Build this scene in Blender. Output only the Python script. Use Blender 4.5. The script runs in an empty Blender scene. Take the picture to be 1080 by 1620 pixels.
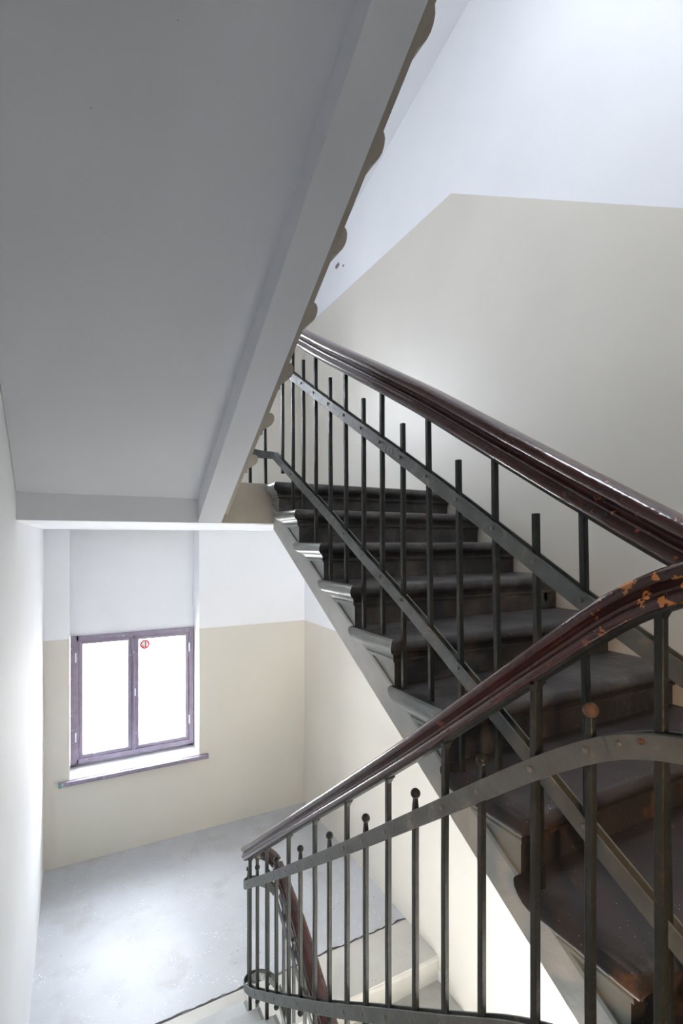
import bpy, bmesh, math, random
from mathutils import Vector, Matrix
random.seed(7)
sc = bpy.context.scene
COL = sc.collection
R = math.radians

# ------------------------------------------------------------------ camera, sky, daylight, exposure
ZO = 2.98                                   # lens height above the lower landing floor
cd = bpy.data.cameras.new('camera'); cam = bpy.data.objects.new('camera', cd); COL.objects.link(cam)
cam.location = (0, 0, ZO); cam.rotation_euler = (R(90), 0, R(-27.92))
cd.sensor_fit = 'VERTICAL'; cd.sensor_height = 36; cd.lens = 795 * 36 / 1620
cd.shift_y = 44 / 1620; cd.clip_start = 0.02
sc.camera = cam
w = bpy.data.worlds.new('overcast_sky'); sc.world = w; w.use_nodes = True
bg = w.node_tree.nodes['Background']
wn = w.node_tree; tcw = wn.nodes.new('ShaderNodeTexCoord'); sxw = wn.nodes.new('ShaderNodeSeparateXYZ'); rw = wn.nodes.new('ShaderNodeValToRGB')
wn.links.new(tcw.outputs['Generated'], sxw.inputs[0]); mrw = wn.nodes.new('ShaderNodeMapRange'); mrw.inputs[1].default_value = -1
wn.links.new(sxw.outputs['Z'], mrw.inputs[0]); wn.links.new(mrw.outputs[0], rw.inputs['Fac']); wn.links.new(rw.outputs['Color'], bg.inputs['Color'])
e_ = rw.color_ramp.elements; e_[0].position = 0.47; e_[0].color = (0.50, 0.50, 0.50, 1); e_[1].position = 0.53; e_[1].color = (0.865, 0.92, 1.0, 1)   # paler street below, overcast sky above
bg.inputs['Strength'].default_value = 15.0

def add_light(name, kind, loc, energy, color=(1, 1, 1), size=0.1, sy=None, rot=(0, 0, 0), portal=False):
    l = bpy.data.lights.new(name, kind); l.energy = energy; l.color = color
    if kind == 'AREA':
        l.shape = 'RECTANGLE'; l.size = size; l.size_y = sy or size
    elif kind == 'POINT': l.shadow_soft_size = size
    o = bpy.data.objects.new(name, l); COL.objects.link(o); o.location = loc; o.rotation_euler = rot
    if portal: l.cycles.is_portal = True
    return o
# sky portals in the two landing windows (they only guide the sky's own light)
add_light('window_portal', 'AREA', (0.54, 5.72, ZO - 1.56), 1, size=1.15, sy=1.25, rot=(R(-90), 0, 0), portal=True)
add_light('window_portal', 'AREA', (0.54, 5.72, ZO + 1.755), 1, size=1.15, sy=1.25, rot=(R(-90), 0, 0), portal=True)
# warm lamp on the landing behind the camera
lamp = add_light('landing_lamp_light', 'SPOT', (-0.02, -0.8, ZO - 0.25), 34, (1.0, 0.60, 0.30))
lamp.data.shadow_soft_size = 0.06; lamp.data.spot_size = R(62); lamp.data.spot_blend = 0.9
lamp.rotation_euler = (Vector((1.25, 0.95, ZO - 1.15)) - Vector((-0.02, -0.8, ZO - 0.25))).to_track_quat('-Z', 'Y').to_euler()
add_light('stairwell_lamp_light', 'POINT', (1.5, -0.9, ZO + 2.9), 10, (1.0, 0.93, 0.84), 0.12)  # unseen fill light added high in the stairwell
add_light('window_portal', 'AREA', (1.35, 0.95, ZO + 4.05), 1, size=0.5, sy=0.9, rot=(R(16), 0, 0), portal=True)  # guides sky light through the added roof opening

sc.view_settings.view_transform = 'Standard'; sc.view_settings.look = 'None'
sc.view_settings.gamma = 1; sc.view_settings.use_curve_mapping = False
sc.view_settings.exposure = 1.32
sc.cycles.max_bounces = 12; sc.cycles.diffuse_bounces = 8; sc.cycles.sample_clamp_indirect = 6
sc.cycles.use_denoising = True

# ------------------------------------------------------------------ materials
def mat(name, base, rough=0.6, var=0.06, scale=3.0, detail=6, bump=0.0, bscale=40, col2=None, mask=(0.45, 0.6),
        mscale=8.0, metallic=0.0, coat=0.0, spots=None, extra=None):
    m = bpy.data.materials.new(name); m.use_nodes = True
    nt = m.node_tree; N = nt.nodes; L = nt.links
    b = N['Principled BSDF']; b.inputs['Roughness'].default_value = rough; b.inputs['Metallic'].default_value = metallic
    b.inputs['Coat Weight'].default_value = coat
    tc = N.new('ShaderNodeTexCoord')
    n = N.new('ShaderNodeTexNoise'); n.inputs['Scale'].default_value = scale; n.inputs['Detail'].default_value = detail
    L.new(tc.outputs['Object'], n.inputs['Vector'])
    r = N.new('ShaderNodeValToRGB')
    r.color_ramp.elements[0].position = 0.3; r.color_ramp.elements[1].position = 0.7
    r.color_ramp.elements[0].color = tuple(c * (1 - var) for c in base) + (1,)
    r.color_ramp.elements[1].color = tuple(min(1, c * (1 + var)) for c in base) + (1,)
    L.new(n.outputs['Fac'], r.inputs['Fac'])
    out = r.outputs['Color']
    def blend(fac, colr, cur):
        mx = N.new('ShaderNodeMix'); mx.data_type = 'RGBA'
        L.new(fac, mx.inputs[0]); L.new(cur, mx.inputs[6]); mx.inputs[7].default_value = tuple(colr) + (1,)
        return mx.outputs[2]
    if col2:
        n2 = N.new('ShaderNodeTexNoise'); n2.inputs['Scale'].default_value = mscale; n2.inputs['Detail'].default_value = 8
        n2.inputs['Roughness'].default_value = 0.65
        L.new(tc.outputs['Object'], n2.inputs['Vector'])
        mr = N.new('ShaderNodeMapRange'); mr.inputs[1].default_value = mask[0]; mr.inputs[2].default_value = mask[1]
        L.new(n2.outputs['Fac'], mr.inputs[0]); out = blend(mr.outputs[0], col2, out)
    if spots:
        for (scol, sscale, thr) in spots:
            v = N.new('ShaderNodeTexVoronoi'); v.inputs['Scale'].default_value = sscale
            L.new(tc.outputs['Object'], v.inputs['Vector'])
            nn = N.new('ShaderNodeTexNoise'); nn.inputs['Scale'].default_value = sscale * 0.13
            L.new(tc.outputs['Object'], nn.inputs['Vector'])
            ml = N.new('ShaderNodeMath'); ml.operation = 'MULTIPLY'; ml.inputs[1].default_value = thr
            pw = N.new('ShaderNodeMath'); pw.operation = 'POWER'; pw.inputs[1].default_value = 2.0
            L.new(nn.outputs['Fac'], pw.inputs[0]); L.new(pw.outputs[0], ml.inputs[0])
            lt = N.new('ShaderNodeMath'); lt.operation = 'LESS_THAN'
            L.new(v.outputs['Distance'], lt.inputs[0]); L.new(ml.outputs[0], lt.inputs[1])
            out = blend(lt.outputs[0], scol, out)
    if extra: out = extra(N, L, tc, out, blend)
    L.new(out, b.inputs['Base Color'])
    if bump:
        nb = N.new('ShaderNodeTexNoise'); nb.inputs['Scale'].default_value = bscale; nb.inputs['Detail'].default_value = 5
        L.new(tc.outputs['Object'], nb.inputs['Vector'])
        bp = N.new('ShaderNodeBump'); bp.inputs['Strength'].default_value = bump; bp.inputs['Distance'].default_value = 0.01
        L.new(nb.outputs['Fac'], bp.inputs['Height']); L.new(bp.outputs['Normal'], b.inputs['Normal'])
    return m

def chips(y0, y1, colr=(0.62, 0.22, 0.05), thr=(0.585, 0.60), z0=None):
    """worn patches of bare wood on one stretch of the rail, with an outline of their own"""
    def f(N, L, tc, out, blend):
        sx = N.new('ShaderNodeSeparateXYZ'); L.new(tc.outputs['Object'], sx.inputs[0])
        n = N.new('ShaderNodeTexNoise'); n.inputs['Scale'].default_value = 42; n.inputs['Detail'].default_value = 6
        L.new(tc.outputs['Object'], n.inputs['Vector'])
        a = N.new('ShaderNodeMapRange'); a.inputs[1].default_value = thr[0]; a.inputs[2].default_value = thr[1]
        L.new(n.outputs['Fac'], a.inputs[0])
        y = N.new('ShaderNodeMapRange'); y.inputs[1].default_value = y1; y.inputs[2].default_value = y0
        L.new(sx.outputs['Y'], y.inputs[0])
        ml = N.new('ShaderNodeMath'); ml.operation = 'MULTIPLY'
        L.new(a.outputs[0], ml.inputs[0]); L.new(y.outputs[0], ml.inputs[1])
        return blend(ml.outputs[0], colr, out)
    return f

def cracks(colr):
    def f(N, L, tc, out, blend):
        n = N.new('ShaderNodeTexNoise'); n.inputs['Scale'].default_value = 1.3; n.inputs['Detail'].default_value = 10
        L.new(tc.outputs['Object'], n.inputs['Vector'])
        a = N.new('ShaderNodeMath'); a.operation = 'SUBTRACT'; a.inputs[1].default_value = 0.5
        b = N.new('ShaderNodeMath'); b.operation = 'ABSOLUTE'
        c = N.new('ShaderNodeMath'); c.operation = 'LESS_THAN'; c.inputs[1].default_value = 0.0012
        L.new(n.outputs['Fac'], a.inputs[0]); L.new(a.outputs[0], b.inputs[0]); L.new(b.outputs[0], c.inputs[0])
        d = N.new('ShaderNodeMath'); d.operation = 'MULTIPLY'; d.inputs[1].default_value = 0.5
        L.new(c.outputs[0], d.inputs[0])
        return blend(d.outputs[0], colr, out)
    return f

M = {}
M['white'] = mat('white_plaster', (0.84, 0.855, 0.88), 0.75, 0.025, 1.6, bump=0.06, bscale=14)
M['beige'] = mat('beige_dado_paint', (0.68, 0.648, 0.578), 0.42, 0.035, 1.3, bump=0.08, bscale=9)
M['soffit'] = mat('grey_white_soffit_paint', (0.68, 0.695, 0.735), 0.55, 0.06, 1.1, bump=0.10, bscale=7,
                  spots=[((0.25, 0.25, 0.26), 9, 0.05)])
M['beam'] = mat('beam_paint', (0.45, 0.445, 0.46), 0.5, 0.06, 4, bump=0.12, bscale=18)
M['beam_edge'] = mat('brown_edge_paint', (0.36, 0.32, 0.27), 0.55, 0.1, 6, bump=0.2, bscale=25)
M['floor'] = mat('grey_concrete_floor', (0.50, 0.52, 0.55), 0.42, 0.10, 1.6, detail=10, bump=0.12, bscale=12,
                 col2=(0.42, 0.42, 0.43), mask=(0.52, 0.72), mscale=3.5,
                 spots=[((0.80, 0.80, 0.80), 42, 0.42), ((0.12, 0.12, 0.12), 17, 0.16)])
M['kerb'] = mat('landing_edge_stone', (0.55, 0.54, 0.50), 0.5, 0.10, 3, detail=10, bump=0.15, bscale=16,
                spots=[((0.2, 0.2, 0.2), 24, 0.18)])
M['tread'] = mat('dark_grey_step_paint', (0.040, 0.038, 0.040), 0.40, 0.25, 5, detail=10, bump=0.25, bscale=22,
                 col2=(0.12, 0.11, 0.105), mask=(0.48, 0.70), mscale=4, spots=[((0.45, 0.43, 0.40), 60, 0.22)])
M['tread_worn'] = mat('worn_brown_step', (0.045, 0.040, 0.040), 0.42, 0.25, 5, detail=10, bump=0.3, bscale=18,
                      col2=(0.15, 0.08, 0.04), mask=(0.59, 0.66), mscale=4.2, spots=[((0.45, 0.43, 0.40), 60, 0.22)])
M['tread_side'] = mat('grey_green_step_side_paint', (0.27, 0.29, 0.275), 0.30, 0.12, 6, detail=8, bump=0.25, bscale=20,
                      col2=(0.23, 0.24, 0.22), mask=(0.56, 0.7), mscale=9)
M['pale_tread'] = mat('pale_step_paint', (0.52, 0.54, 0.54), 0.45, 0.10, 5, detail=8, bump=0.15, bscale=20,
                      spots=[((0.08, 0.08, 0.09), 30, 0.25)])
M['stringer'] = mat('stringer_grey_paint', (0.42, 0.42, 0.40), 0.5, 0.10, 7, bump=0.3, bscale=26)
M['iron'] = mat('dark_iron_paint', (0.022, 0.025, 0.023), 0.42, 0.25, 14, detail=6, bump=0.25, bscale=60,
                col2=(0.055, 0.042, 0.028), mask=(0.56, 0.7), mscale=12)
M['bar'] = mat('flat_bar_grey_paint', (0.105, 0.112, 0.105), 0.46, 0.2, 14, detail=6, bump=0.25, bscale=60,
               col2=(0.24, 0.21, 0.16), mask=(0.60, 0.72), mscale=14)
M['rivet'] = mat('rivet_metal', (0.16, 0.16, 0.155), 0.35, 0.1, 30)
M['rust'] = mat('rusty_knob', (0.12, 0.06, 0.03), 0.6, 0.3, 60)
wood = dict(base=(0.050, 0.013, 0.011), rough=0.20, var=0.35, scale=8, detail=8, bump=0.18, bscale=45, coat=0.4,
            col2=(0.13, 0.05, 0.035), mask=(0.62, 0.72), mscale=26)
M['rail'] = mat('dark_red_brown_varnish', extra=chips(0.50, 0.64), **wood)
M['rail_plain'] = mat('dark_brown_varnish', extra=chips(0.45, 0.95, (0.55, 0.13, 0.04), (0.66, 0.68)), **wood)
M['frame'] = mat('window_frame_paint', (0.28, 0.24, 0.32), 0.38, 0.15, 12, detail=8, bump=0.2, bscale=40,  # dark violet-brown frame, lightened in colour to imitate glare around the window
                 col2=(0.55, 0.53, 0.58), mask=(0.63, 0.66), mscale=16)
M['reveal'] = mat('white_reveal', (0.84, 0.86, 0.90), 0.6, 0.02, 3)
M['seam'] = mat('dark_seam', (0.05, 0.045, 0.045), 0.8, 0.2, 30)
M['red'] = mat('red_sticker_print', (0.65, 0.06, 0.07), 0.5, 0.05, 10)
M['green'] = mat('green_paint_chip', (0.08, 0.26, 0.22), 0.5, 0.1, 20)
M['hole'] = mat('chipped_plaster', (0.16, 0.15, 0.15), 0.9, 0.3, 60)
M['shade'] = mat('lamp_glass', (0.8, 0.78, 0.7), 0.3, 0.02, 4)
for k_, c_ in (('red', (0.55, 0.004, 0.006)), ('film', (0.055, 0.055, 0.058))):      # thin printed film that lets daylight glow through
    q_ = bpy.data.materials.new(k_ + '_translucent'); q_.use_nodes = True; t_ = q_.node_tree
    tl = t_.nodes.new('ShaderNodeBsdfTranslucent'); tl.inputs['Color'].default_value = c_ + (1,)
    ad = t_.nodes.new('ShaderNodeAddShader'); df = t_.nodes.new('ShaderNodeBsdfDiffuse'); df.inputs['Color'].default_value = ((0.2, 0.01, 0.01, 1) if k_ == 'red' else (0.5, 0.5, 0.5, 1))
    t_.links.new(tl.outputs[0], ad.inputs[0]); t_.links.new(df.outputs[0], ad.inputs[1]); t_.links.new(ad.outputs[0], t_.nodes['Material Output'].inputs[0])
    M[k_] = q_
g = bpy.data.materials.new('window_glass'); g.use_nodes = True; nt = g.node_tree; nt.nodes.clear()
o_ = nt.nodes.new('ShaderNodeOutputMaterial'); mx = nt.nodes.new('ShaderNodeMixShader'); mx.inputs[0].default_value = 0.06
tr = nt.nodes.new('ShaderNodeBsdfTransparent'); gl = nt.nodes.new('ShaderNodeBsdfGlossy'); gl.inputs['Roughness'].default_value = 0.02
nt.links.new(tr.outputs[0], mx.inputs[1]); nt.links.new(gl.outputs[0], mx.inputs[2]); nt.links.new(mx.outputs[0], o_.inputs[0])
M['glass'] = g
for k_ in ('iron', 'tread', 'tread_worn'): M[k_].node_tree.nodes['Principled BSDF'].inputs['Specular IOR Level'].default_value = 0.32

# ------------------------------------------------------------------ helpers
def link(name, bm, m, parent=None, smooth=False, angle=35):
    me = bpy.data.meshes.new(name)
    bmesh.ops.recalc_face_normals(bm, faces=bm.faces[:])
    bm.to_mesh(me); bm.free()
    for x in (m if isinstance(m, (list, tuple)) else [m]): me.materials.append(M[x])
    if smooth:
        for p in me.polygons: p.use_smooth = True
        me.set_sharp_from_angle(angle=R(angle))
    o = bpy.data.objects.new(name, me); COL.objects.link(o)
    if parent: o.parent = parent
    return o

def box(bm, x0, x1, y0, y1, z0, z1, bev=0, mi=0):
    vs = [bm.verts.new((x, y, z)) for z in (z0, z1) for y in (y0, y1) for x in (x0, x1)]
    fs = [bm.faces.new([vs[i] for i in q]) for q in ((0, 1, 3, 2), (4, 5, 7, 6), (0, 1, 5, 4), (2, 3, 7, 6), (0, 2, 6, 4), (1, 3, 7, 5))]
    for f in fs: f.material_index = mi
    if bev:
        es = list({e for f in fs for e in f.edges})
        bmesh.ops.bevel(bm, geom=es, offset=bev, segments=2, affect='EDGES', profile=0.6)
    return vs

def prism(bm, pts, axis, a, b, mi=0):
    """extrude a polygon: axis 'x' pts are (y,z); axis 'y' pts are (x,z); axis 'z' pts are (x,y)"""
    def P(p, t): return {'x': (t, p[0], p[1]), 'y': (p[0], t, p[1]), 'z': (p[0], p[1], t)}[axis]
    A = [bm.verts.new(P(p, a)) for p in pts]; B = [bm.verts.new(P(p, b)) for p in pts]
    n = len(pts); fs = [bm.faces.new(A), bm.faces.new(B[::-1])]
    for i in range(n): fs.append(bm.faces.new([A[i], A[(i + 1) % n], B[(i + 1) % n], B[i]]))
    for f in fs: f.material_index = mi

def sweep(bm, path, prof, closed_caps=True, scale=lambda i: 1.0):
    n = len(path); rings = []
    for i, p in enumerate(path):
        p = Vector(p)
        t = (Vector(path[min(i + 1, n - 1)]) - Vector(path[max(i - 1, 0)])).normalized()
        lat = t.cross(Vector((0, 0, 1))).normalized(); up = lat.cross(t).normalized()
        k_ = scale(i); rings.append([bm.verts.new(p + lat * a * k_ + up * b * k_) for a, b in prof])
    k = len(prof)
    for r0, r1 in zip(rings, rings[1:]):
        for j in range(k): bm.faces.new([r0[j], r0[(j + 1) % k], r1[(j + 1) % k], r1[j]])
    if closed_caps: bm.faces.new(rings[0][::-1]); bm.faces.new(rings[-1])

def square_bar(bm, p0, p1, s0, s1=None, rot=0.0, seg=1, wob=0.0):
    """a forged square bar between two points"""
    s1 = s1 or s0; p0 = Vector(p0); p1 = Vector(p1); rings = []
    for i in range(seg + 1):
        t = i / seg; p = p0.lerp(p1, t); s = s0 + (s1 - s0) * t
        if 0 < i < seg: p += Vector((random.uniform(-wob, wob), random.uniform(-wob, wob), 0))
        h = s / 2; c = h * 0.25
        q = [(-h + c, -h), (h - c, -h), (h, -h + c), (h, h - c), (h - c, h), (-h + c, h), (-h, h - c), (-h, -h + c)]
        cr, sr = math.cos(rot), math.sin(rot)
        rings.append([bm.verts.new((p.x + a * cr - b * sr, p.y + a * sr + b * cr, p.z)) for a, b in q])
    for r0, r1 in zip(rings, rings[1:]):
        for j in range(8): bm.faces.new([r0[j], r0[(j + 1) % 8], r1[(j + 1) % 8], r1[j]])
    bm.faces.new(rings[0][::-1]); bm.faces.new(rings[-1])

def ball(bm, c, r, sz=1.0):
    res = bmesh.ops.create_uvsphere(bm, u_segments=16, v_segments=10, radius=r)
    for v in res['verts']: v.co.z *= sz; v.co += Vector(c)

def thing(name, loc, label, cat, group=None):
    o = bpy.data.objects.new(name, None); COL.objects.link(o); o.location = loc
    o['label'] = label; o['category'] = cat
    if group: o['group'] = group
    return o
def put(o, parent):
    """parent without moving geometry that was modelled in stairwell coordinates"""
    o.parent = parent; o.matrix_parent_inverse = Matrix.Translation(-parent.location)
    return o
def struct(name, bm, m, parent=None, **k):
    o = link(name, bm, m, None, **k)
    if parent: o.parent = parent
    else: o['kind'] = 'structure'
    return o

# ------------------------------------------------------------------ measures (lens at z = 0 until the final lift)
XL, XR = -0.25, 2.30            # side walls
YW = 5.24                       # inner face of the window wall
YB = -1.7                       # wall behind the camera
L0, L1, L2, L3 = -2.98, -1.24, 0.335, 2.07
def ceil_z(y): return 3.56 - 0.29 * (y - 2.53)
DADO0, DADO2 = -0.911, 2.40

# ------------------------------------------------------------------ walls
bm = bmesh.new()                # right wall, polygons of white and beige paint
def wq(pts, mi, x=XR):
    f = bm.faces.new([bm.verts.new((x, y, z)) for y, z in pts]); f.material_index = mi
B = 2.72
def bun(y): return L2 - (2.71 - y) * 0.5833 - 0.30
wq([(2.80, L0 - 0.1), (YW, L0 - 0.1), (YW, DADO0), (2.80, DADO0)], 1)
wq([(2.80, DADO0), (YW, DADO0), (YW, 0.2), (2.80, 0.2)], 0)
wq([(YB, -5.6), (2.80, -5.6), (2.80, 0.2), (YB, bun(YB))], 1)
wq([(YB, bun(YB)), (2.80, 0.2), (2.80, 0.2001), (YW, 0.2), (YW, DADO2), (B, DADO2), (YB, DADO2 - 0.652 * (B - YB))], 1)
wq([(YB, DADO2 - 0.652 * (B - YB)), (B, DADO2), (YW, DADO2), (YW, ceil_z(YW)), (YB, ceil_z(YB))], 0)
struct('wall_right', bm, ['white', 'beige'])

NX0, NX1, NB = -0.045, 1.125, 5.52      # window niche: sides and back
def window_wall(bm):
    def q(x0, x1, z0, z1, mi): box(bm, x0, x1, YW, 5.80, z0, z1, 0, mi)
    SILL = [(-2.235, -0.935), (1.08, 2.38)]
    # lower storey
    q(XL - 0.1, NX0, L0 - 0.1, DADO0, 1); q(NX1, XR + 0.1, L0 - 0.1, DADO0, 1); q(NX0, NX1, L0 - 0.1, SILL[0][0], 1)
    q(XL - 0.1, NX0, DADO0, 0.20, 0); q(NX1, XR + 0.1, DADO0, 0.20, 0)
    box(bm, NX0, NX1, NB, 5.80, SILL[0][1], 0.20, 0, 2)
    # upper storey
    q(XL - 0.1, NX0, 0.20, DADO2, 1); q(NX1, XR + 0.1, 0.20, DADO2, 1); q(NX0, NX1, 0.20, SILL[1][0], 1)
    q(XL - 0.1, NX0, DADO2, 2.9, 0); q(NX1, XR + 0.1, DADO2, 2.9, 0); q(NX0, NX1, SILL[1][1], 2.9, 0)
bm = bmesh.new(); window_wall(bm); struct('wall_back', bm, ['white', 'beige', 'reveal'])
bm = bmesh.new()
prism(bm, [(YB, -5.6), (5.8, -5.6), (5.8, ceil_z(5.8)), (YB, ceil_z(YB))], 'x', XL - 0.15, XL)
struct('wall_left', bm, 'white')
bm = bmesh.new(); box(bm, XL - 0.1, XR + 0.1, YB - 0.1, YB, -5.6, ceil_z(YB)); struct('wall_front', bm, 'beige')
bm = bmesh.new()
def roof(xa, xb, ya, yb): prism(bm, [(ya, ceil_z(ya)), (yb, ceil_z(yb)), (yb, ceil_z(yb) + 0.15), (ya, ceil_z(ya) + 0.15)], 'x', xa, xb)
roof(XL - 0.15, 1.1, YB - 0.1, 5.8); roof(1.6, XR + 0.15, YB - 0.1, 5.8); roof(1.1, 1.6, YB - 0.1, 0.5); roof(1.1, 1.6, 1.4, 5.8)   # with an unseen opening added to brighten the right wall
struct('ceiling', bm, 'white')
# outer leaf beside the right wall so it has thickness
bm = bmesh.new(); prism(bm, [(YB, -5.6), (5.8, -5.6), (5.8, ceil_z(5.8)), (YB, ceil_z(YB))], 'x', XR + 0.005, XR + 0.15)
struct('wall_east', bm, 'white')

# ------------------------------------------------------------------ landings
KY = 3.26
bm = bmesh.new(); box(bm, XL, XR, KY + 0.004, YW, L0 - 0.25, L0)
struct('floor', bm, 'floor')
bm = bmesh.new()
box(bm, XL, 0.98, 2.9, KY - 0.004, L0 - 0.25, L0 + 0.001, 0.004)
box(bm, 0.98, XR, 2.86, KY - 0.004, L0 - 0.25, L0 + 0.001, 0.004)
struct('floor_edge', bm, 'kerb')['kind'] = 'structure'
# the jagged dark seam between the floor screed and the edge stones
bm = bmesh.new(); x = XL; y = KY; L_, R_ = [], []
while x < XR:
    wd = random.uniform(0.003, 0.008)
    L_.append((x, y + wd)); R_.append((x, y - wd)); x += random.uniform(0.02, 0.05); y = KY + 0.6 * (y - KY) + random.uniform(-0.009, 0.009)
for a, b, c, d in zip(L_, L_[1:], R_[1:], R_):
    bm.faces.new([bm.verts.new((p[0], p[1], L0 + 0.003)) for p in (a, b, c, d)])
struct('trim_2', bm, 'seam')

bm = bmesh.new()
box(bm, XL, 1.0, 2.86, YW, 0.095, L2 - 0.02, 0, 0); box(bm, 1.0, XR, 3.102, YW, 0.095, L2 - 0.02, 0, 0)
box(bm, 1.0, XR, 3.102, YW, L2 - 0.02, L2, 0, 1); box(bm, XL, 1.0, 2.86, YW, L2 - 0.02, L2, 0, 1)
struct('ceiling_landing', bm, ['reveal', 'floor'])['kind'] = 'structure'
bm = bmesh.new()
box(bm, 0.737, 1.12, 2.852, 2.86, 0.096, L2 - 0.002, 0, 0)
struct('trim_3', bm, 'beam_edge')
bm = bmesh.new(); box(bm, XL, 0.737, 2.852, 2.8599, 0.096, 0.30)
struct('trim_1', bm, 'soffit')
bm = bmesh.new(); box(bm, XL, 0.93, YB, 0.40, L1 - 0.24, L1); box(bm, 0.93, XR, YB, 0.26, L1 - 0.24, L1)
struct('floor_landing', bm, 'tread')['kind'] = 'structure'
bm = bmesh.new(); box(bm, XL, 0.93, YB, 0.30, L3 - 0.24, L3)
struct('floor_upper_landing', bm, 'soffit')['kind'] = 'structure'

# ------------------------------------------------------------------ stair flights
LEV = [(0, .022), (-.003, .032), (-.010, .042), (-.020, .048), (-.030, .050), (-.040, .047), (-.049, .038), (-.053, .028),
       (-.058, .022), (-.066, .017), (-.073, .014), (-.075, .018), (-.083, .018), (-.085, .010), (-.090, .010), (-.093, .001)]
def step_bm(xs, xe, yn, yb, zt, rise, fdir, cut, slope, p=1.0, darktip=False):
    """one moulded stone step. xs: nosing tip on the open side, xe: wall side, yn: nosing tip in front, yb: back"""
    b = bmesh.new(); sd = 1 if xe > xs else -1; rings = []
    lev = [(z, o * p) for z, o in LEV] + [(-rise, .001 * p)]
    mxo = .05 * p
    for z, o in lev:
        xo = xs + sd * (mxo - o); yo = yn - fdir * (mxo - o)
        rings.append([b.verts.new(c) for c in ((xo, yo, zt + z), (xe, yo, zt + z), (xe, yb, zt + z), (xo, yb, zt + z))])
    f = b.faces.new(rings[0]); f.material_index = 0
    b.faces.new(rings[-1][::-1]).material_index = 1
    for i, (r0, r1) in enumerate(zip(rings, rings[1:])):
        for j in range(4):
            f = b.faces.new([r0[j], r0[(j + 1) % 4], r1[(j + 1) % 4], r1[j]])
            f.material_index = 1 if j in (3, 2) and not (darktip and lev[i + 1][0] > -.06) else 0
    bmesh.ops.recalc_face_normals(b, faces=b.faces[:])
    # slanted underside, parallel to the flight
    # nosing line: z = zt + slope*(y - yn)*(-fdir)
    pt = Vector((0, yn, zt - cut))
    g_ = bmesh.ops.bisect_plane(b, geom=b.verts[:] + b.edges[:] + b.faces[:], plane_co=pt, plane_no=Vector((0, -fdir * slope, -1)).normalized(), clear_outer=True)
    es = [e for e in g_['geom_cut'] if isinstance(e, bmesh.types.BMEdge)]
    if es:
        r = bmesh.ops.holes_fill(b, edges=es, sides=0)
        for f in r['faces']: f.material_index = 1
    return b

def slope_prism(bm, x0, x1, ya, yb, zfun, d0, d1, mi=0):
    prism(bm, [(ya, zfun(ya) - d0), (yb, zfun(yb) - d0), (yb, zfun(yb) - d1), (ya, zfun(ya) - d1)], 'x', x0, x1, mi)

# flight B: rises away from the camera on the right
mB = 0.175 / 0.30
nB = lambda y: L2 - (2.71 - y) * mB
fl = thing('stair_flight', (1.6, 0.3, L1), 'dark grey stone flight with moulded nosings climbing along the beige right wall', 'staircase')
for k in range(9):
    yk, zk = 2.71 - 0.30 * k, L2 - 0.175 * k
    b = step_bm(1.0, XR - 0.002, yk, yk + (0.39 if k == 0 else 0.35), zk, 0.175, -1, 0.205, mB, darktip=k > 5)
    so = put(link('step', b, ['tread_worn' if k > 5 else 'tread', 'tread_side'], smooth=True, angle=30), fl)
    if 0 <= k < 8:                                    # broken plaster and paint where the riser meets the wall
        b = bmesh.new()
        for q in range(3):
            cx_, cz_ = XR - random.uniform(.03, .11), zk - random.uniform(.07, .14)
            ring = [b.verts.new((cx_ + random.uniform(.008, .022) * math.cos(t), yk + .047, cz_ + random.uniform(.015, .045) * math.sin(t))) for t in [i_ * math.pi / 5 for i_ in range(10)]]
            f = b.faces.new(ring); e = bmesh.ops.extrude_face_region(b, geom=[f])
            for v in e['geom']:
                if isinstance(v, bmesh.types.BMVert): v.co.y += .006
        p_ = link('broken_edge', b, 'seam'); p_.parent = so
b = bmesh.new(); slope_prism(b, 1.05, 1.18, 0.05, 2.852, nB, 0.208, 0.355)
put(link('stringer', b, 'stringer'), fl)
b = bmesh.new(); slope_prism(b, 1.042, 1.05, 0.05, 2.852, nB, 0.206, 0.222)
put(link('stringer_bead', b, 'tread_side'), fl)
b = bmesh.new(); slope_prism(b, 1.18, XR - 0.002, 0.05, 3.09, nB, 0.209, 0.27)
put(link('soffit', b, 'beam'), fl)

# flight A: drops away from the camera to the window landing
mA = 0.174 / 0.26
yA = lambda k: 3.0 - 0.26 * (k - 1)
nA = lambda y: L0 + 0.174 - (y - 3.0) * mA
fl = thing('stair_flight', (0.3, 3.0, L0), 'pale worn stone flight dropping to the landing under the window', 'staircase')
for k in range(1, 11):
    b = step_bm(0.93, XL + 0.002, yA(k), yA(k) - 0.31, L0 + 0.174 * k, 0.174, 1, 0.21, mA)
    put(link('step', b, ['pale_tread', 'tread_side'], smooth=True, angle=30), fl)
b = bmesh.new(); slope_prism(b, 0.76, 0.87, 0.42, 2.70, nA, 0.212, 0.34); put(link('stringer', b, 'stringer'), fl)
b = bmesh.new(); slope_prism(b, XL + 0.002, 0.76, 0.42, 2.70, nA, 0.215, 0.27); put(link('soffit', b, 'beam'), fl)

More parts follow.
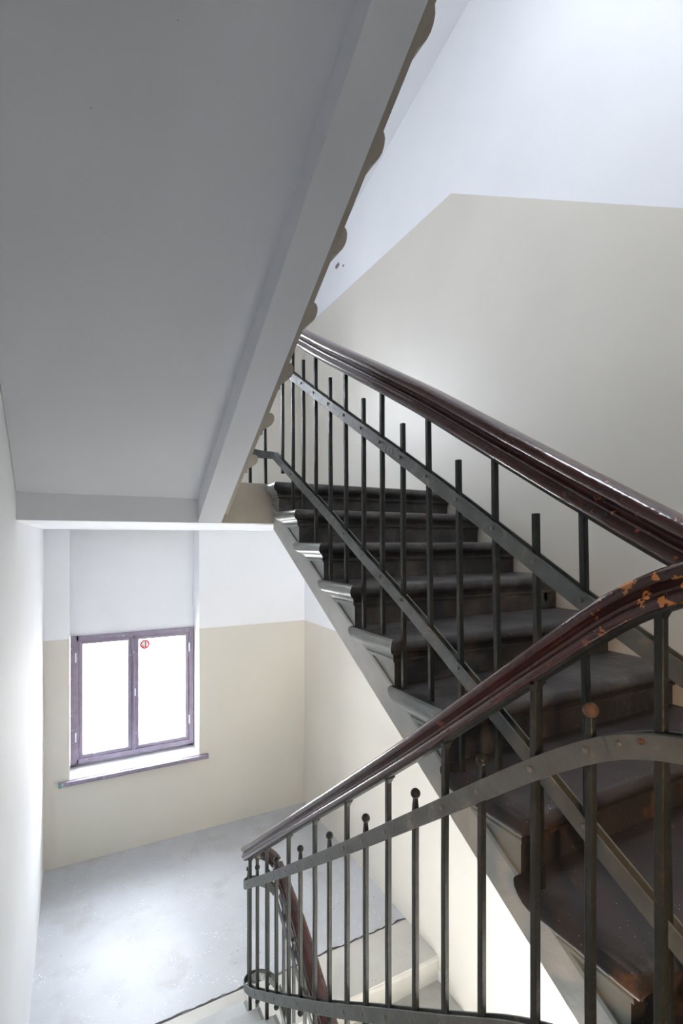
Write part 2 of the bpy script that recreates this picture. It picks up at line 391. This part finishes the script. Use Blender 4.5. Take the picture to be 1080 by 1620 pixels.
# flight Z: goes on down under flight B
mZ = 0.175 / 0.30
fl = thing('stair_flight', (1.6, 1.0, L0 - 1.3), 'dusty stone flight going down from the lower landing below the dark flight', 'staircase')
nZ = lambda y: L0 - (2.85 - y) * mZ
for k in range(0, 9):
    yk = 2.85 - 0.30 * k
    b = step_bm(0.99, XR - 0.002, yk, yk + 0.33, L0 - 0.175 * k + (0.002 if k == 0 else 0), 0.175, -1, 0.205, mZ)
    put(link('step', b, ['kerb', 'tread_side'] if k == 0 else ['stringer', 'tread_side'], smooth=True, angle=30), fl)
b = bmesh.new(); slope_prism(b, 1.04, XR - 0.002, 0.4, 2.6, nZ, 0.21, 0.33); put(link('stringer', b, 'stringer'), fl)

# flight C: rises towards the camera overhead on the left; we see it from below
mC = 0.618
zC = lambda y: 0.10 + mC * (2.854 - y)                 # underside of the edge beam
fl = thing('stair_flight', (0.3, 2.8, L2), 'upper flight overhead, seen from its smooth grey underside with edge beam', 'staircase')
sC = 0.1645 / 0.25
for j in range(0, 11):
    yk, zk = 2.735 - 0.25 * j, 0.452 + 0.1645 * j
    b = step_bm(0.872, 0.60, yk, yk - 0.29, zk, 0.163, 1, 0.108, sC, p=1.0)
    put(link('step', b, ['tread', 'beam_edge'], smooth=True, angle=30), fl)
b = bmesh.new(); slope_prism(b, 0.606, 0.737, 0.30, 2.852, zC, -0.20, 0.0); put(link('edge_beam', b, 'soffit'), fl)
b = bmesh.new(); slope_prism(b, 0.737, 0.775, 0.30, 2.852, zC, -0.20, -0.045); put(link('beam_ledge', b, 'beam_edge'), fl)
b = bmesh.new(); slope_prism(b, XL + 0.002, 0.612, 0.30, 2.852, zC, -0.20, -0.128); put(link('soffit', b, 'soffit'), fl)

# ------------------------------------------------------------------ railings
XA, XB, XC_, RR = 0.87, 1.056, 0.963, 0.093
def interp(tab, y):
    tab = sorted(tab)
    if y <= tab[0][0]: a, b = tab[0], tab[1]
    elif y >= tab[-1][0]: a, b = tab[-2], tab[-1]
    else:
        for a, b in zip(tab, tab[1:]):
            if a[0] <= y <= b[0]: break
    return a[1] + (b[1] - a[1]) * (y - a[0]) / (b[0] - a[0])
sA = lambda t: [(r * XA, z * XA) for r, z in t]
sB = lambda t: [(r * XB, z * XB) for r, z in t]
A_TOP = sA([(3.397, -2.135), (2.288, -1.309), (1.778, -.934), (1.423, -.671), (1.164, -.472), (.965, -.317), (.808, -.195), (.68, -.100), (.625, -.056), (.575, -.024), (.529, -.008), (.50, -.004)])
A_MID = sA([(3.251, -2.265), (2.669, -1.853), (2.001, -1.37), (1.682, -1.136), (1.362, -.898), (1.053, -.667), (.87, -.531), (.72, -.429), (.64, -.385), (.569, -.353), (.50, -.349)])
A_LOW = sA([(3.3, -2.95), (3.142, -2.885), (2.669, -2.546), (2.001, -2.054), (1.526, -1.686), (1.21, -1.446), (1.053, -1.323), (.87, -1.18), (.72, -1.10), (.60, -1.05), (.50, -1.03)])
B_TOP = sB([(2.76, 1.31), (2.288, 1.040), (2.008, .880), (1.586, .650), (1.284, .482), (1.058, .346), (.882, .242), (.741, .158), (.625, .092), (.529, .034), (.45, -.005), (.42, -.02)])
B_MID = sB([(2.76, 1.07), (2.428, .878), (2.001, .63), (1.709, .465), (1.439, .311), (1.158, .148), (1.01, .058), (.878, -.022), (.738, -.108), (.552, -.208), (.45, -.265)])
B_LOW = sB([(2.762, .542), (2.428, .365), (2.001, .138), (1.712, -.03), (1.439, -.179), (1.275, -.273), (1.122, -.367), (.965, -.458), (.773, -.581), (.68, -.640), (.552, -.715), (.45, -.775)])
Z_TOP = [(2.82, -1.86), (2.5, -2.0), (0.8, -3.10)]
Z_MID = [(2.82, -2.06), (0.8, -3.35)]
Z_LOW = [(2.82, -2.60), (0.8, -3.89)]
YT0, YT1, YT2 = 2.80, 0.44, 2.84      # turns: lower landing, middle landing, upper landing

def smooth_path(xs, tab, y0, y1, dz, n=60):
    """dz drops from the top edge to the centre line; light smoothing takes out reading noise"""
    pts = []
    for i in range(n + 1):
        y = y0 + (y1 - y0) * i / n
        z = sum(interp(tab, y + d) for d in (-.09, -.045, 0, .045, .09)) / 5
        pts.append([xs, y, z - dz])
    return pts
def turn(yc, z0, z1, side, a_to_b=True, n=16):
    """half circle in plan; side +1 bulges away from the camera"""
    pts = []
    for i in range(1, n):
        t = math.pi * i / n; e = i / n
        pts.append([XC_ - RR * math.cos(t), yc + side * RR * math.sin(t), z0 + (z1 - z0) * e])
    return pts if a_to_b else pts
PROF_HALF = [(.013, -.036), (.024, -.037), (.030, -.033), (.033, -.026), (.031, -.018), (.026, -.014), (.024, -.011), (.027, -.008),
             (.027, -.004), (.021, .000), (.019, .006), (.022, .010), (.030, .012), (.036, .018), (.037, .026), (.033, .034), (.022, .040), (.010, .0425)]
PROF = PROF_HALF + [(-a, b) for a, b in PROF_HALF[::-1]]
IRON = [(.017, -.044), (.017, -.036), (-.017, -.036), (-.017, -.044)]
BH = .0205
def offs(path, d):
    out = []
    for i, p in enumerate(path):
        a = Vector(path[max(i - 1, 0)]); b_ = Vector(path[min(i + 1, len(path) - 1)]); t = b_ - a; t.z = 0; t.normalize()
        out.append((p[0] + t.y * d, p[1] - t.x * d, p[2]))
    return out
def bars(parent, path, m='bar', nm='flat_bar'):
    for s in (-1, 1):
        b = bmesh.new(); sweep(b, offs(path, s * .0125), [(-.0028, -BH), (-.0020, -BH - .001), (.0020, -BH - .001), (.0028, -BH), (.0028, BH), (.0020, BH + .001), (-.0020, BH + .001), (-.0028, BH)])
        put(link(nm, b, m), parent)
SQ = .0165
def rivets(parent, x, y, z, sx=-1):
    b = bmesh.new()
    ball(b, (0, 0, 0), .0058); 
    for v in b.verts: v.co.x = max(-.004, min(.004, v.co.x * .8))
    o = link('rivet', b, 'rivet', smooth=True); o.parent = parent
    o.location = Vector((x + sx * .0165, y, z)) - parent.location
    return o
def tall(rail, x, y, zf, zt, zm, zl, lean=0.0, cap=True):
    b = bmesh.new(); square_bar(b, (x, y - lean, zf), (x, y, zt), SQ, seg=6, wob=.0008)
    o = link('baluster', b, 'iron'); c = put(o, rail)
    if cap:
        b = bmesh.new(); square_bar(b, (x, y, zt - .022), (x, y, zt - .004), SQ, .030); square_bar(b, (x, y, zt - .004), (x, y, zt + .003), .034)
        p = link('collar', b, 'iron'); p.parent = o
    return o
def rivet_on(o, x, y, z, sx=-1):
    b = bmesh.new(); ball(b, (x + sx * .0158, y, z), .0062)
    for v in b.verts: v.co.x = x + sx * .0158 + max(-.0035, min(.0035, v.co.x - x - sx * .0158))
    p = link('rivet', b, 'rivet', smooth=True); p.parent = o
def short_knob(rail, x, y, zt, zb, rust=False):
    b = bmesh.new()
    square_bar(b, (x, y, zb + .045), (x, y, zt - .062), SQ, seg=4, wob=.0006)
    square_bar(b, (x, y, zt - .062), (x, y, zt - .020), SQ, .0105); square_bar(b, (x, y, zb + .045), (x, y, zb + .018), SQ, .0105)
    o = put(link('baluster', b, 'iron'), rail)
    for z in (zt - .0145, zb + .0135):
        b = bmesh.new(); ball(b, (x, y, z), .0145 if z > zb + .02 else .013)
        p = link('knob', b, 'rust' if rust and z > zb + .1 else 'iron', smooth=True); p.parent = o
    return o

# --- railing of flight A with the turns on the middle and lower landings
ra = thing('stair_railing', (XA, 2.9, L0), 'near iron railing with ball-ended balusters and chipped red-brown handrail, descending to lower landing', 'railing')
pa = smooth_path(XA, A_TOP, YT1, YT0, .055)
pt1 = turn(YT1, 0, 0, -1)
zB0 = interp(B_TOP, YT1) - .055
pre = [[p[0], p[1], zB0 + (pa[0][2] - zB0) * (i + 1) / (len(pt1) + 1)] for i, p in enumerate(reversed(pt1))]
pt0 = turn(YT0, pa[-1][2], interp(Z_TOP, YT0) - .055, 1)
path = pre + pa + pt0
PS = [(a * .80, c * .80) for a, c in PROF]
b = bmesh.new(); sweep(b, path, PS); put(link('handrail', b, 'rail', smooth=True, angle=50), ra)
b = bmesh.new(); sweep(b, path, [(a, c * .80) for a, c in IRON]); put(link('rail_strap', b, 'iron'), ra)
for tab, zt, zz in ((A_MID, B_MID, Z_MID), (A_LOW, B_LOW, Z_LOW)):
    p = smooth_path(XA, tab, YT1, YT0, .027)
    z_ = interp(zt, YT1) - .027; z_z = interp(zz, YT0) - .027
    p1 = [[q[0], q[1], z_ + (p[0][2] - z_) * (i + 1) / (len(pt1) + 1)] for i, q in enumerate(reversed(pt1))]
    bars(ra, p1 + p + turn(YT0, p[-1][2], z_z, 1))
treadA = lambda y: max([L0 + 0.174 * k for k in range(1, 11) if yA(k) >= y] + [L0])
treadB = lambda y: max([L2 - 0.175 * k for k in range(9) if 2.71 - .3 * k <= y + 1e-3] + [L1])
hA = lambda y: interp(A_TOP, y) - .090
for i, rt in enumerate([.569, .719, .870, 1.053, 1.210, 1.362, 1.526, 1.685, 1.837, 2.001, 2.155, 2.328, 2.485, 2.669, 2.827, 3.002, 3.15]):
    y = rt * XA; m_, l_ = interp(A_MID, y), interp(A_LOW, y)
    if i % 2 == 0:
        o = tall(ra, XA, y, treadA(y), hA(y), 0, 0)
    else: o = short_knob(ra, XA, y, m_ + .062, l_ - .085, rust=(i == 1))
    rivet_on(o, XA, y, m_ - .026); rivet_on(o, XA, y, l_ - .026)
for t, kind in ((50, 's'), (90, 't'), (130, 's')):      # balusters on the lower turn
    x = XC_ - RR * math.cos(R(t)); y = YT0 + RR * math.sin(R(t)); m_ = A_MID; f = t / 180
    zm = (interp(A_MID, YT0) * (1 - f) + interp(Z_MID, YT0) * f); zl = (interp(A_LOW, YT0) * (1 - f) + interp(Z_LOW, YT0) * f)
    if kind == 's': short_knob(ra, x, y, zm + .062, zl - .085)
    else: tall(ra, x, y, L0, interp(A_TOP, YT0) * (1 - f) + interp(Z_TOP, YT0) * f - .09, 0, 0)
# splice plate on the upper flat bar, near the middle landing
b = bmesh.new(); pl = smooth_path(XA - .0185, A_MID, 0.575, 0.44, .027, n=8)
sweep(b, pl, [(-.003, -BH), (.003, -BH), (.003, BH), (-.003, BH)]); o = put(link('splice_plate', b, 'bar'), ra)
for y in (0.555, 0.515):
    b = bmesh.new(); ball(b, (XA - .0215, y, interp(A_MID, y) - .026), .0055); p = link('rivet', b, 'rust' if y < .54 else 'rivet', smooth=True); p.parent = o

# --- railing of flight B with the turn on the upper landing
rb = thing('stair_railing', (XB, 0.3, L1), 'iron railing with cut-off straight balusters climbing beside the dark stone steps', 'railing')
pb = smooth_path(XB, B_TOP, YT1, YT2, .046)
zC0 = pb[-1][2] + 0.07
pt2 = [[q[0], q[1], pb[-1][2] + (zC0 - pb[-1][2]) * (i + 1) / 16] for i, q in enumerate(reversed(turn(YT2, 0, 0, 1)))]
b = bmesh.new(); sweep(b, pb + pt2, [(a * 1.12, c * 1.12) for a, c in PROF]); put(link('handrail', b, 'rail_plain', smooth=True, angle=50), rb)
b = bmesh.new(); sweep(b, pb + pt2, [(a, c * 1.12) for a, c in IRON]); put(link('rail_strap', b, 'iron'), rb)
for tab in (B_MID, B_LOW):
    p = smooth_path(XB, tab, YT1, YT2, .027)
    p2 = [[q[0], q[1], p[-1][2] + .04 * (i + 1) / 16] for i, q in enumerate(reversed(turn(YT2, 0, 0, 1)))]
    bars(rb, p + p2)
for i, rt in enumerate([.570, .738, .868, 1.005, 1.150, 1.294, 1.435, 1.568, 1.704, 1.850, 1.995, 2.148, 2.292, 2.428, 2.572]):
    y = rt * XB; m_, l_ = interp(B_MID, y), interp(B_LOW, y); lean = .018 if rt < 1.4 else .008
    if i % 2 == 1: o = tall(rb, XB, y, treadB(y - lean), interp(B_TOP, y) - .098, 0, 0, lean, cap=False)
    elif i == 14:
        o = tall(rb, XB, y, l_ - .085, interp(B_TOP, y) - .2, 0, 0, 0, cap=False)
    else:
        b = bmesh.new(); square_bar(b, (XB, y - lean, treadB(y - lean)), (XB, y, m_ + .098), SQ, seg=6, wob=.0008)
        o = put(link('baluster', b, 'iron'), rb)
    rivet_on(o, XB, y - lean * .3, m_ - .026); rivet_on(o, XB, y - lean * .8, l_ - .026)
for t in (50, 110):
    x = XC_ + RR * math.cos(R(t)); y = YT2 + RR * math.sin(R(t))
    b = bmesh.new(); square_bar(b, (x, y, L2), (x - .012, y + .01, interp(B_TOP, YT2) - .04), SQ, seg=4)
    put(link('baluster', b, 'iron'), rb)

# --- railing of flight Z
rz = thing('stair_railing', (XB, 1.2, L0 - 1.0), 'lower iron railing going down behind the near railing, below the lower landing', 'railing')
pz = [[XB, YT0 - i * 0.1, interp(Z_TOP, YT0 - i * 0.1) - .055] for i in range(0, 19)]
b = bmesh.new(); sweep(b, pz, PS, scale=lambda i: min(1.35, 1 + i * .09)); put(link('handrail', b, 'rail_plain', smooth=True, angle=50), rz)
for tab in (Z_MID, Z_LOW): bars(rz, [[XB, YT0 - i * 0.1, interp(tab, YT0 - i * 0.1) - .027] for i in range(0, 19)])
for i in range(1, 12):
    y = YT0 - 0.15 * i + .05
    if i % 2: tall(rz, XB, y, L0 - .175 * max(0, math.ceil((2.85 - y) / .3)), interp(Z_TOP, y) - .09, 0, 0)
    else: short_knob(rz, XB, y, interp(Z_MID, y) + .06, interp(Z_LOW, y) - .085)

# ------------------------------------------------------------------ windows
def window(n, zb, zt):
    w_ = bpy.data.objects.new('window_%d' % n, None); COL.objects.link(w_); w_['kind'] = 'structure'; w_.location = (0.54, NB, zb)
    x0, x1 = NX0 + .003, NX1 - .003; y0 = NB - .03
    zb = zb + .06
    b = bmesh.new()
    for q in ((x0, x0 + .075, zb, zt), (x1 - .05, x1, zb, zt), (x0 + .05, x1 - .05, zt - .05, zt), (x0 + .05, x1 - .05, zb, zb + .05)):
        box(b, q[0], q[1], y0, y0 + .08, q[2], q[3], .004)
    put(link('window_frame', b, 'frame'), w_)
    b = bmesh.new(); xm = .524; box(b, xm - .018, xm + .018, y0 - .012, y0 + .06, zb + .05, zt - .05, .006); box(b, xm - .010, xm + .010, y0 - .024, y0 - .012, zb + .06, zt - .06, .004)
    put(link('window_mullion', b, 'frame'), w_)
    for a, c in ((x0 + .075, xm - .018), (xm + .018, x1 - .05)):
        for dy, s, nm in ((0.012, .032, 'sash'), (0.16, .040, 'outer_sash')):
            b = bmesh.new(); z0, z1 = zb + .05, zt - .05
            for q in ((a, a + s, z0, z1), (c - s, c, z0, z1), (a + s, c - s, z0, z0 + s), (a + s, c - s, z1 - s, z1)):
                box(b, q[0], q[1], y0 + dy, y0 + dy + .035, q[2], q[3], .004)
            sh = put(link(nm, b, 'frame' if dy < .1 else 'reveal'), w_)
            b = bmesh.new(); box(b, a + s - .005, c - s + .005, y0 + dy + .016, y0 + dy + .020, z0 + s - .005, z1 - s + .005)
            p = link('pane', b, 'glass'); p.parent = sh
    # outer box frame closing the gap round the outer sashes
    b = bmesh.new()
    for q in ((x0, x0 + .05, zb - .05, zt), (x1 - .05, x1, zb - .05, zt), (x0, x1, zt - .05, zt), (x0, x1, zb - .05, zb + .05), (xm - .018, xm + .018, zb, zt)):
        box(b, q[0], q[1], y0 + .09, y0 + .20, q[2], q[3])
    put(link('box_frame', b, 'reveal'), w_)
    for z in (zb + .22, zt - .25):
        for xx in (x0 + .048, x1 - .048):
            b = bmesh.new(); square_bar(b, (xx, y0 - .004, z), (xx, y0 - .004, z + .09), .012)
            put(link('hinge', b, 'reveal'), w_)
    b = bmesh.new(); square_bar(b, (xm + .012, y0 - .03, (zb + zt) / 2 - .02), (xm + .012, y0 - .03, (zb + zt) / 2 + .05), .012)
    put(link('handle', b, 'reveal'), w_)
    b = bmesh.new()
    zs = zb - .06
    box(b, NX0 + .002, NX1 - .002, YW - .01, NB + .02, zs + .001, zs + .03, 0); put(link('sill_bed', b, 'reveal'), w_)
    b = bmesh.new(); box(b, NX0 - .085, NX1 + .09, YW - .045, YW + .012, zs - .008, zs + .030, .006); put(link('windowsill', b, 'frame'), w_)
    b = bmesh.new(); box(b, NX0 - .087, NX0 - .062, YW - .047, YW - .0, zs - .009, zs + .028, .003); put(link('paint_chip', b, 'green'), w_)
    return w_
window(1, -2.235, -0.935)
window(2, 1.08, 2.38)

# red round sticker on the right pane
b = bmesh.new(); cx, cz, ys = .634, -1.075, NB - .008
def ringseg(b, r0, r1, n=40):
    A = [[b.verts.new((cx + r * math.cos(2 * math.pi * i / n), ys + d, cz + r * math.sin(2 * math.pi * i / n))) for i in range(n)] for r, d in ((r0, 0), (r1, 0), (r1, .0012), (r0, .0012))]
    for j in range(4):
        for i in range(n): b.faces.new([A[j][i], A[j][(i + 1) % n], A[(j + 1) % 4][(i + 1) % n], A[(j + 1) % 4][i]])
ringseg(b, .034, .046)
box(b, cx + .002, cx + .012, ys, ys + .0012, cz - .030, cz + .030)
box(b, cx - .016, cx + .002, ys, ys + .0012, cz - .030, cz - .021); box(b, cx - .026, cx - .015, ys, ys + .0012, cz - .021, cz - .008)
n_ = len(b.faces)
c_ = bmesh.ops.create_circle(b, cap_ends=True, segments=40, radius=.048)
for v in c_['verts']: v.co = Vector((cx + v.co.x, ys + .002, cz + v.co.y))
b.faces.ensure_lookup_table()
for f in b.faces[n_:]: f.material_index = 1
st = link('sticker', b, ['red', 'film']); st['label'] = 'small round red line sticker at the top corner of the right window pane'; st['category'] = 'sticker'

# chipped plaster hole in the right wall beside the upper flight
b = bmesh.new(); 
def chip_at(y, z, s):
    c = [b.verts.new((XR - .003, y + s * random.uniform(.6, 1.1) * math.cos(t), z + s * .6 * random.uniform(.6, 1.1) * math.sin(t))) for t in [i * math.pi / 5 for i in range(10)]]
    b.faces.new(c)
chip_at(4.42, 2.72, .05); chip_at(4.30, 2.66, .02)
struct('trim_4', b, 'hole')

# wall lamp behind the camera, and an unseen pendant added for the fill light
wl = thing('wall_lamp', (XL, -0.8, -0.25), 'small round wall lamp on the white left wall of the landing', 'lamp')
b = bmesh.new(); bmesh.ops.create_cone(b, cap_ends=True, segments=32, radius1=.07, radius2=.06, depth=.03, matrix=Matrix.Translation((XL + .016, -0.8, -0.25)) @ Matrix.Rotation(R(90), 4, 'Y'))
put(link('base', b, 'iron'), wl)
b = bmesh.new(); ball(b, (XL + .075, -0.8, -0.25), .055); put(link('lamp_shade', b, 'shade', smooth=True), wl)
pl_ = thing('pendant_lamp', (1.5, -0.9, ceil_z(-0.9)), 'white globe pendant lamp hanging from the sloping ceiling', 'lamp')
b = bmesh.new(); square_bar(b, (1.5, -0.9, 3.07), (1.5, -0.9, ceil_z(-0.9) - .005), .012); put(link('cord', b, 'iron'), pl_)
b = bmesh.new(); ball(b, (1.5, -0.9, 3.04), .08); put(link('lamp_shade', b, 'shade', smooth=True), pl_)

# ------------------------------------------------------------------ lift everything to its true height above the lower floor
for o in list(COL.objects):
    if o.parent is None and o.type in {'MESH', 'EMPTY'}: o.location.z += ZO
